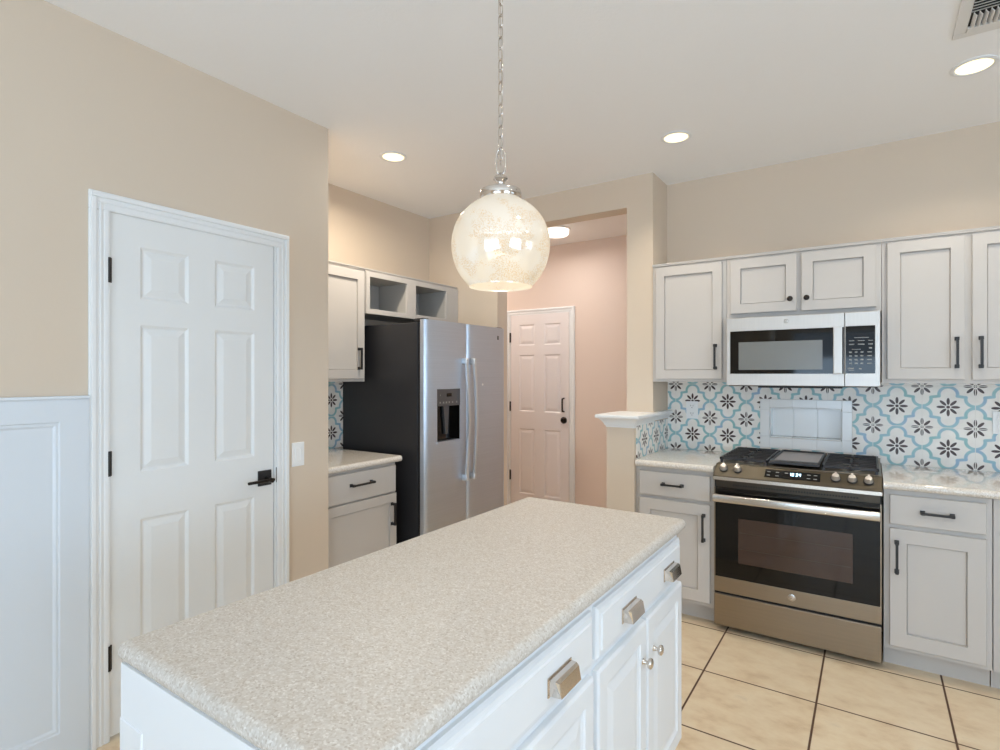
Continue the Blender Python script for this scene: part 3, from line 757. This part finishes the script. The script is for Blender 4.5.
mb.build('face_frame', 'gray', t)
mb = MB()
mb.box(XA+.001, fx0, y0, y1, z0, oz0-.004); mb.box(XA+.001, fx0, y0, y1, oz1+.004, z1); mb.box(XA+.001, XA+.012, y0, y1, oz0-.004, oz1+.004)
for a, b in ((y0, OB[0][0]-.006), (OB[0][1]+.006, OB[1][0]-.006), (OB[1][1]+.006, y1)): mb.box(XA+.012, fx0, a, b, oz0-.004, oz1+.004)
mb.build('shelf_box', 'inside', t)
MB().prism([(AX-.019+a, b) for a, b in pr], lambda a, b, k: (a, (2.602, y1)[k], b)).build('top_moulding', 'gray', t)

# ------------------------------------------------------------------ refrigerator
FY0, FY1, FX = 2.656, 3.580, -2.360
fr = thing('refrigerator', (-2.75, 3.1, 0), 'side-by-side stainless refrigerator with black side and ice dispenser', 'refrigerator')
MB().box(XA+.012, -2.432, FY0+.002, FY1-.002, .03, 1.772, .006).build('case', 'fridge_side', fr)
mb = MB(); mb.box(-2.432, -2.412, FY0+.012, FY1-.012, .11, 1.765); mb.build('gasket', 'black', fr)
mb = MB(); mb.box(-2.50, -2.42, FY0+.01, FY1-.01, .0, .1); mb.build('toe_grille', 'black', fr)
for y in (FY0+.035, FY1-.035):
    MB().box(-2.47, -2.385, y-.03, y+.03, 1.772, 1.797, .006).build('hinge_cover', 'black', fr)
SP = 3.101
def fdoor(y0, y1, hole=None):
    n = 14; mb = MB(); R = []
    def xf(y):                              # gentle bow plus rounded vertical edges
        u = (y-(y0+y1)/2)/((y1-y0)/2); return FX-.004+.006*(1-u*u)-.014*max(0, (abs(u)-.90)/.10)**2
    ys = [y0+(y1-y0)*k/n for k in range(n+1)]; ys = sorted(set(ys+[y0+.004, y0+.012, y1-.012, y1-.004]+([hole[0], hole[1]] if hole else [])))
    if hole:
        bm = mb.bm; zs = [.105, hole[2], hole[3], 1.788]
        V = {(i, j): bm.verts.new((xf(y), y, z)) for i, y in enumerate(ys) for j, z in enumerate(zs)}
        B = {(i, j): bm.verts.new((-2.408, y, z)) for i, y in enumerate(ys) for j, z in enumerate(zs)}
        m_ = len(ys)-1
        for i in range(m_):
            for j in range(3):
                if j == 1 and hole[0]-1e-6 <= ys[i] and ys[i+1] <= hole[1]+1e-6: continue
                bm.faces.new((V[i, j], V[i+1, j], V[i+1, j+1], V[i, j+1])); bm.faces.new((B[i, j], B[i, j+1], B[i+1, j+1], B[i+1, j]))
            bm.faces.new((V[i, 0], B[i, 0], B[i+1, 0], V[i+1, 0])); bm.faces.new((V[i, 3], V[i+1, 3], B[i+1, 3], B[i, 3]))
        for j in range(3):
            bm.faces.new((V[0, j], V[0, j+1], B[0, j+1], B[0, j])); bm.faces.new((V[m_, j], B[m_, j], B[m_, j+1], V[m_, j+1]))
    else:
        poly = [(xf(y), y) for y in ys]+[(-2.408, y1), (-2.408, y0)]
        mb.prism(poly, lambda a, b, k: (a, b, (.105, 1.788)[k]))
    return mb.build('door', 'steel', fr, True, 30)
HO = (2.768, 3.006, .980, 1.332)
fd = fdoor(FY0, SP-.003, HO); gd = fdoor(SP+.003, FY1)
def fhandle(par, y):
    N = 14; path = []
    for k in range(N+1):
        t_ = k/N; z = .715+(1.525-.715)*t_; path.append((FX+.030+.022*math.sin(math.pi*t_), y, z))
    mb = MB(); R = []
    for i, p in enumerate(path):
        wy, wx = .0135, .010
        R.append([(p[0]+wx*a, p[1]+wy*b, p[2]) for a, b in ((-1, -.7), (-.4, -1), (.6, -.9), (1, 0), (.6, .9), (-.4, 1), (-1, .7))])
    mb.rings(R)
    for z in (.715, 1.525): mb.box(FX-.003, FX+.042, y-.0135, y+.0135, z-.022, z+.022, .006)
    return mb.build('handle', 'fhandle', par, True, 50)
fhandle(fd, 3.046); fhandle(gd, 3.136)
dp = MB(); xd = FX-.0005
dp.box(xd-.035, xd+.003, HO[0]-.003, HO[1]+.003, 1.222, HO[3]+.004, .003)
dp = dp.build('dispenser_panel', 'dispenser', fr)
MB().box(xd+.0022, xd+.0036, 2.862, 2.915, 1.284, 1.306).build('dispenser_screen', 'bglass', dp)
for y in (2.795, 2.83, 2.86, 2.89, 2.925, 2.97): MB().box(xd+.0026, xd+.0036, y-.006, y+.006, 1.240, 1.252).build('button', 'legend', dp)
MB().box(xd+.0026, xd+.0036, 2.795, 2.80, 1.29, 1.30).build('indicator', 'legend', dp)
mb = MB(); mb.box(-2.407, -2.405, HO[0], HO[1], HO[2], 1.222); mb.box(-2.405, xd-.001, HO[0], HO[0]+.004, HO[2], 1.222); mb.box(-2.405, xd-.001, HO[1]-.004, HO[1], HO[2], 1.222)
mb.build('dispenser_recess', 'bglass', fd)
mb = MB().box(-2.404, xd+.006, HO[0]-.003, HO[1]+.003, HO[2]-.006, HO[2]+.010, .002).build('drip_tray', 'steel', fd)
mb = MB(); mb.prism([(2.865, 1.22), (2.925, 1.22), (2.912, 1.03), (2.886, 1.03)], lambda a, b, k: ((-2.403, -2.388)[k], a, b)); mb.build('paddle', 'dispenser', fd)
b_ = MB().box(FX-.003, FX+.0035, 3.467, 3.487, 1.697, 1.726, .003).build('badge', 'dispenser', fr)
mb = MB(); mb.tube([(FX+.0037, 3.477+.006*math.cos(a), 1.7115+.008*math.sin(a)) for a in [k*math.pi/8 for k in range(16)]], .0008, 5, True); mb.build('monogram', 'legend', b_)
MB().lathe([(.0001, 0), (.008, 0), (.007, .003), (.0001, .003)], (FX+.0015, 3.275, 1.36), 'X', 14).build('small_dot', 'plastic', gd)

# ------------------------------------------------------------------ island
IX0, IX1, IY0, IY1 = -1.2143, -.5481, .4679, 2.0176
isl = thing('kitchen_island', (-.88, 1.24, 0), 'white kitchen island cabinet with nickel cup pulls and knobs', 'island')
CX0, CX1, CYa, CYb = -1.207, -.583, .482, 2.008
mb = MB(); mb.box(CX0, CX1, CYa, CYb, .09, .8755); mb.build('cabinet_body', 'island', isl)
MB().box(CX0+.03, CX1-.06, CYa+.03, CYb-.02, 0, .09).build('plinth', 'island', isl)
ep = MB().box(CX0, CX1, CYa-.006, CYa, .09, .872, .001)
ep.slab((CX0+.001, CYa-.0085, .09), EX, EZ, NY, .09, .677, .0025, (), (), .002); ep.slab((CX1-.0905, CYa-.0085, .09), EX, EZ, NY, .09, .677, .0025, (), (), .002)
ep.build('end_panel', 'island', isl)
FXD = -.563
EP = ((.010, -.002), (.007, -.006), (.001, -.007), (0, -.010))
def idrawer(y0, y1, pulls):
    d = MB().slab((FXD, y0, .712), EY, EZ, EX, y1-y0, .846-.712, .020, (), (), .022, ((.019, -.0035), (.008, -.005), (.004, -.0085), (0, -.011))).build('drawer', 'island', isl)
    for y in pulls:
        z = .772; L = .050
        p = MB().box(FXD, FXD+.003, y-L-.005, y+L+.005, z-.021, z+.021, .001)
        pf = [(0, .018), (.012, .0175), (.02, .0145), (.026, .009), (.029, -.016), (.0265, -.016), (.022, .006), (.012, .0135), (0, .014)]
        pf = [(0, .017), (.014, .0165), (.022, .013), (.0275, -.017), (0, -.017)]
        f = lambda a, b, k: (FXD+.003+a, y+(-L, L)[k], z+b)
        g0 = [f(a, b, 0) for a, b in pf]; g1 = [f(a, b, 1) for a, b in pf]
        p.rings([[Vector(v)+Vector((0, .004, 0)) if i in (2, 3) else Vector(v) for i, v in enumerate(g0)], [Vector(v)-Vector((0, .004, 0)) if i in (2, 3) else Vector(v) for i, v in enumerate(g1)]])
        p.build('cup_pull', 'chrome', d)
idrawer(.505, 1.257, (.69, 1.067)); idrawer(1.281, 2.000, (1.483, 1.848))
RP = ((.004, -.004), (.012, -.007), (.016, -.007), (.044, -.0015))
def idoor(y0, y1, ky):
    W = y1-y0; d = MB().slab((FXD, y0, .125), EY, EZ, EX, W, .688-.125, .020, [(.052, .052, W-.052, .511)], RP, .007, ((.003, -.002), (0, -.006))).build('door', 'island', isl)
    knob(d, (FXD, ky, .578), EX, .016, 'chrome')
idoor(.505, .868, .833); idoor(.872, 1.252, .905); idoor(1.278, 1.631, 1.596); idoor(1.642, 2.006, 1.692)
z0, z1 = .876, .914; r = .019; R = []
for k in range(9):
    a = math.radians(-90+k*22.5); R.append(rrect(IX0, IX1, IY0, IY1, .020, (z0+z1)/2+r*math.sin(a), r-r*math.cos(a)))
o = MB().rings(R).build('countertop', 'counter', None, True, 40, loc=((IX0+IX1)/2, (IY0+IY1)/2, z0))
tag(o, 'large speckled beige countertop with rounded edges on the white island', 'countertop')

# ------------------------------------------------------------------ pendant
PX, PY = -.881, 1.312
pn = thing('pendant_lamp', (PX, PY, CE), 'mercury glass globe pendant hanging on a chain over the island', 'pendant lamp')
MB().lathe([(.0001, CE), (.062, CE), (.062, CE-.008), (.05, CE-.02), (.02, CE-.028), (.0001, CE-.03)], (PX, PY, 0), n=28).build('ceiling_canopy', 'chrome', pn, True, 50)
def link(cx, cy, cz, h, wd, r_, turn):
    mb_pts = []; n = 18
    for k in range(n):
        a = 2*math.pi*k/n; s_ = math.copysign(abs(math.sin(a))**.6, math.sin(a)); c_ = math.copysign(abs(math.cos(a))**.9, math.cos(a))
        u, v = wd/2*c_, h/2*s_; mb_pts.append((cx+u*math.cos(turn), cy+u*math.sin(turn), cz+v))
    return mb_pts
ch = MB(); z = CE-.03; k = 0
while z > 2.075:
    ch.tube(link(PX, PY, z-.017, .038, .015, .0017, math.radians(33.95)+math.radians(45)+k*math.pi/2), .0018, 6, True); z -= .0318; k += 1
ch.build('chain', 'chrome', pn, True, 60)
MB().tube([(PX+.003, PY, CE-.02), (PX-.003, PY+.002, 2.5), (PX+.003, PY, 2.3), (PX, PY, 2.03)], .0016, 6).build('lamp_wire', 'chrome', pn, True)
MB().tube(link(PX, PY, 2.040, .072, .027, .003, math.radians(34)), .0028, 8, True).build('loop', 'chrome', pn, True, 60)
MB().lathe([(.0001, 2.008), (.006, 2.007), (.009, 2.001), (.019, 1.996), (.021, 1.990), (.014, 1.983), (.010, 1.976), (.013, 1.966), (.016, 1.957), (.0001, 1.956)], (PX, PY, 0), n=24).build('finial', 'chrome', pn, True, 60)
MB().lathe([(.0001, 1.958), (.052, 1.9575), (.058, 1.956), (.0595, 1.952), (.0595, 1.934), (.058, 1.931), (.0001, 1.931)], (PX, PY, 0), n=40).build('cap', 'chrome', pn, True, 45)
gz, gr = 1.802, .141
pr = []
for k in range(37):
    a = math.radians(90-k*5)
    rr, hh = gr*math.cos(a), gz+(gr*.985*math.sin(a) if a > 0 else gr*1.09*math.sin(a))
    if hh > 1.9315: continue
    if hh < 1.683: break
    pr.append((rr, hh))
pr = [(.057, 1.9315)]+pr+[(.0905, 1.681)]
o = MB().lathe(pr, (PX, PY, 0), n=64).build('globe', 'mercury', pn, True, 80)
MB().lathe([(.011, 1.931), (.02, 1.925), (.02, 1.885), (.011, 1.88)], (PX, PY, 0), n=20, cap1=True).build('lamp_holder', 'chrome', pn, True)
MB().lathe([(.012, 1.88), (.014, 1.868), (.026, 1.845), (.030, 1.822), (.026, 1.802), (.014, 1.79), (.0001, 1.787)], (PX, PY, 0), n=24).build('bulb', 'bulb', pn, True)
l = bpy.data.lights.new('pendant_light', 'POINT'); l.energy = .3; l.color = (1, .84, .62); l.shadow_soft_size = .03
lo = bpy.data.objects.new('pendant_light', l); C.objects.link(lo); lo.location = (PX, PY, 1.76)

# ------------------------------------------------------------------ ceiling lights and vent
def can(x, y, label, power=2.6, spread=165):
    t = thing('recessed_light', (x, y, CE), label, 'ceiling light', 'recessed ceiling lights')
    MB().lathe([(.082, CE), (.084, CE-.004), (.076, CE-.008), (.066, CE-.006), (.064, CE-.002)], (x, y, 0), n=36).build('trim_ring', 'trim', t, True, 60)
    MB().lathe([(.0655, CE-.0035), (.045, CE-.006), (.0001, CE-.007)], (x, y, 0), n=36).build('lens', 'lens', t, True)
    a = area('recessed_glow', (x, y, CE-.012), (.12, .12), power, (1, .90, .75), (0, 0, -1), 'DISK', spread)
can(-2.446, 2.454, 'round recessed ceiling light above the fridge', 10)
can(-.917, 3.147, 'round recessed ceiling light in front of the range, by the post', 2.8, 120)
can(.372, 3.147, 'round recessed ceiling light right beside the air vent', 3.4, 135)
can(.05, 1.2, 'added unseen fill light over the aisle beside the island', 2.6, 140); can(-.3, -1.2, 'added unseen ceiling light behind the photographer'); can(1.9, -.6, 'added unseen ceiling light toward the right window'); can(1.9, 1.6, 'added unseen ceiling light over the right side of the room')  # four unseen ceiling lights, added to brighten the room
t = thing('hall_ceiling_light', (-2.30, 4.31, 2.715), 'round white flush ceiling light in the hallway', 'ceiling light')
hx, hy = -2.30, 4.31
MB().lathe([(.0001, 2.715), (.122, 2.715), (.122, 2.703), (.0001, 2.703)], (hx, hy, 0), n=40).build('base_plate', 'trim', t, True)
MB().lathe([(.104, 2.703), (.107, 2.69), (.105, 2.668), (.095, 2.658), (.0001, 2.655)], (hx, hy, 0), n=40).build('diffuser', 'hlens', t, True, 60)
area('hall_glow', (hx, hy, 2.648), (.2, .2), 3.4, (1, .95, .91), (0, 0, -1), 'DISK', 175)
area('hall_door_fill', (-3.45, 4.2, 2.69), (.2, .2), 5, (1, .95, .91), (0, 0, -1), 'DISK', 175)  # added lamp with no fixture, brightens the hallway door
# supply vent
VX0, VY1 = .268, 2.848; VW, VL = .40, .40
t = thing('ceiling_vent', (VX0+VW/2, VY1-VL/2, CE), 'square white louvred air vent in the ceiling', 'vent')
mb = MB()
x0, x1, y0, y1 = VX0, VX0+VW, VY1-VL, VY1; f_ = .04
mb.box(x0, x1, y0, y0+f_, CE-.008, CE, .002); mb.box(x0, x1, y1-f_, y1, CE-.008, CE, .002); mb.box(x0, x0+f_, y0+f_+.0003, y1-f_-.0003, CE-.008, CE, .002); mb.box(x1-f_, x1, y0+f_+.0003, y1-f_-.0003, CE-.008, CE, .002)
mb.build('frame', 'vent', t)
MB().box(x0+f_, x1-f_, y0+f_, y1-f_, CE-.002, CE-.0005).build('duct_opening', 'dark', t)
mb = MB()
n = 19
for i in range(n):
    x = x0+f_+.012+(VW-2*f_-.024)*i/(n-1)
    pts = [(x+.008*a*a-.004, CE-.003-.014*a) for a in (0, .33, .66, 1)]
    mb.prism([(px, pz) for px, pz in pts]+[(px+.0032, pz) for px, pz in pts[::-1]], lambda a, b, k: (a, (y1-f_-.13, y1-f_-.035)[k], b))
for i in range(9):
    y = y0+f_+.004+i*.020
    mb.prism([(y+.012, CE-.004), (y, CE-.013), (y+.0025, CE-.0135), (y+.0145, CE-.004)], lambda a, b, k: ((x0+f_, x1-f_)[k], a, b))
mb.box(x0+f_, x1-f_, y1-f_-.034, y1-f_, CE-.014, CE-.003, .002)
mb.build('louvres', 'vent', t)
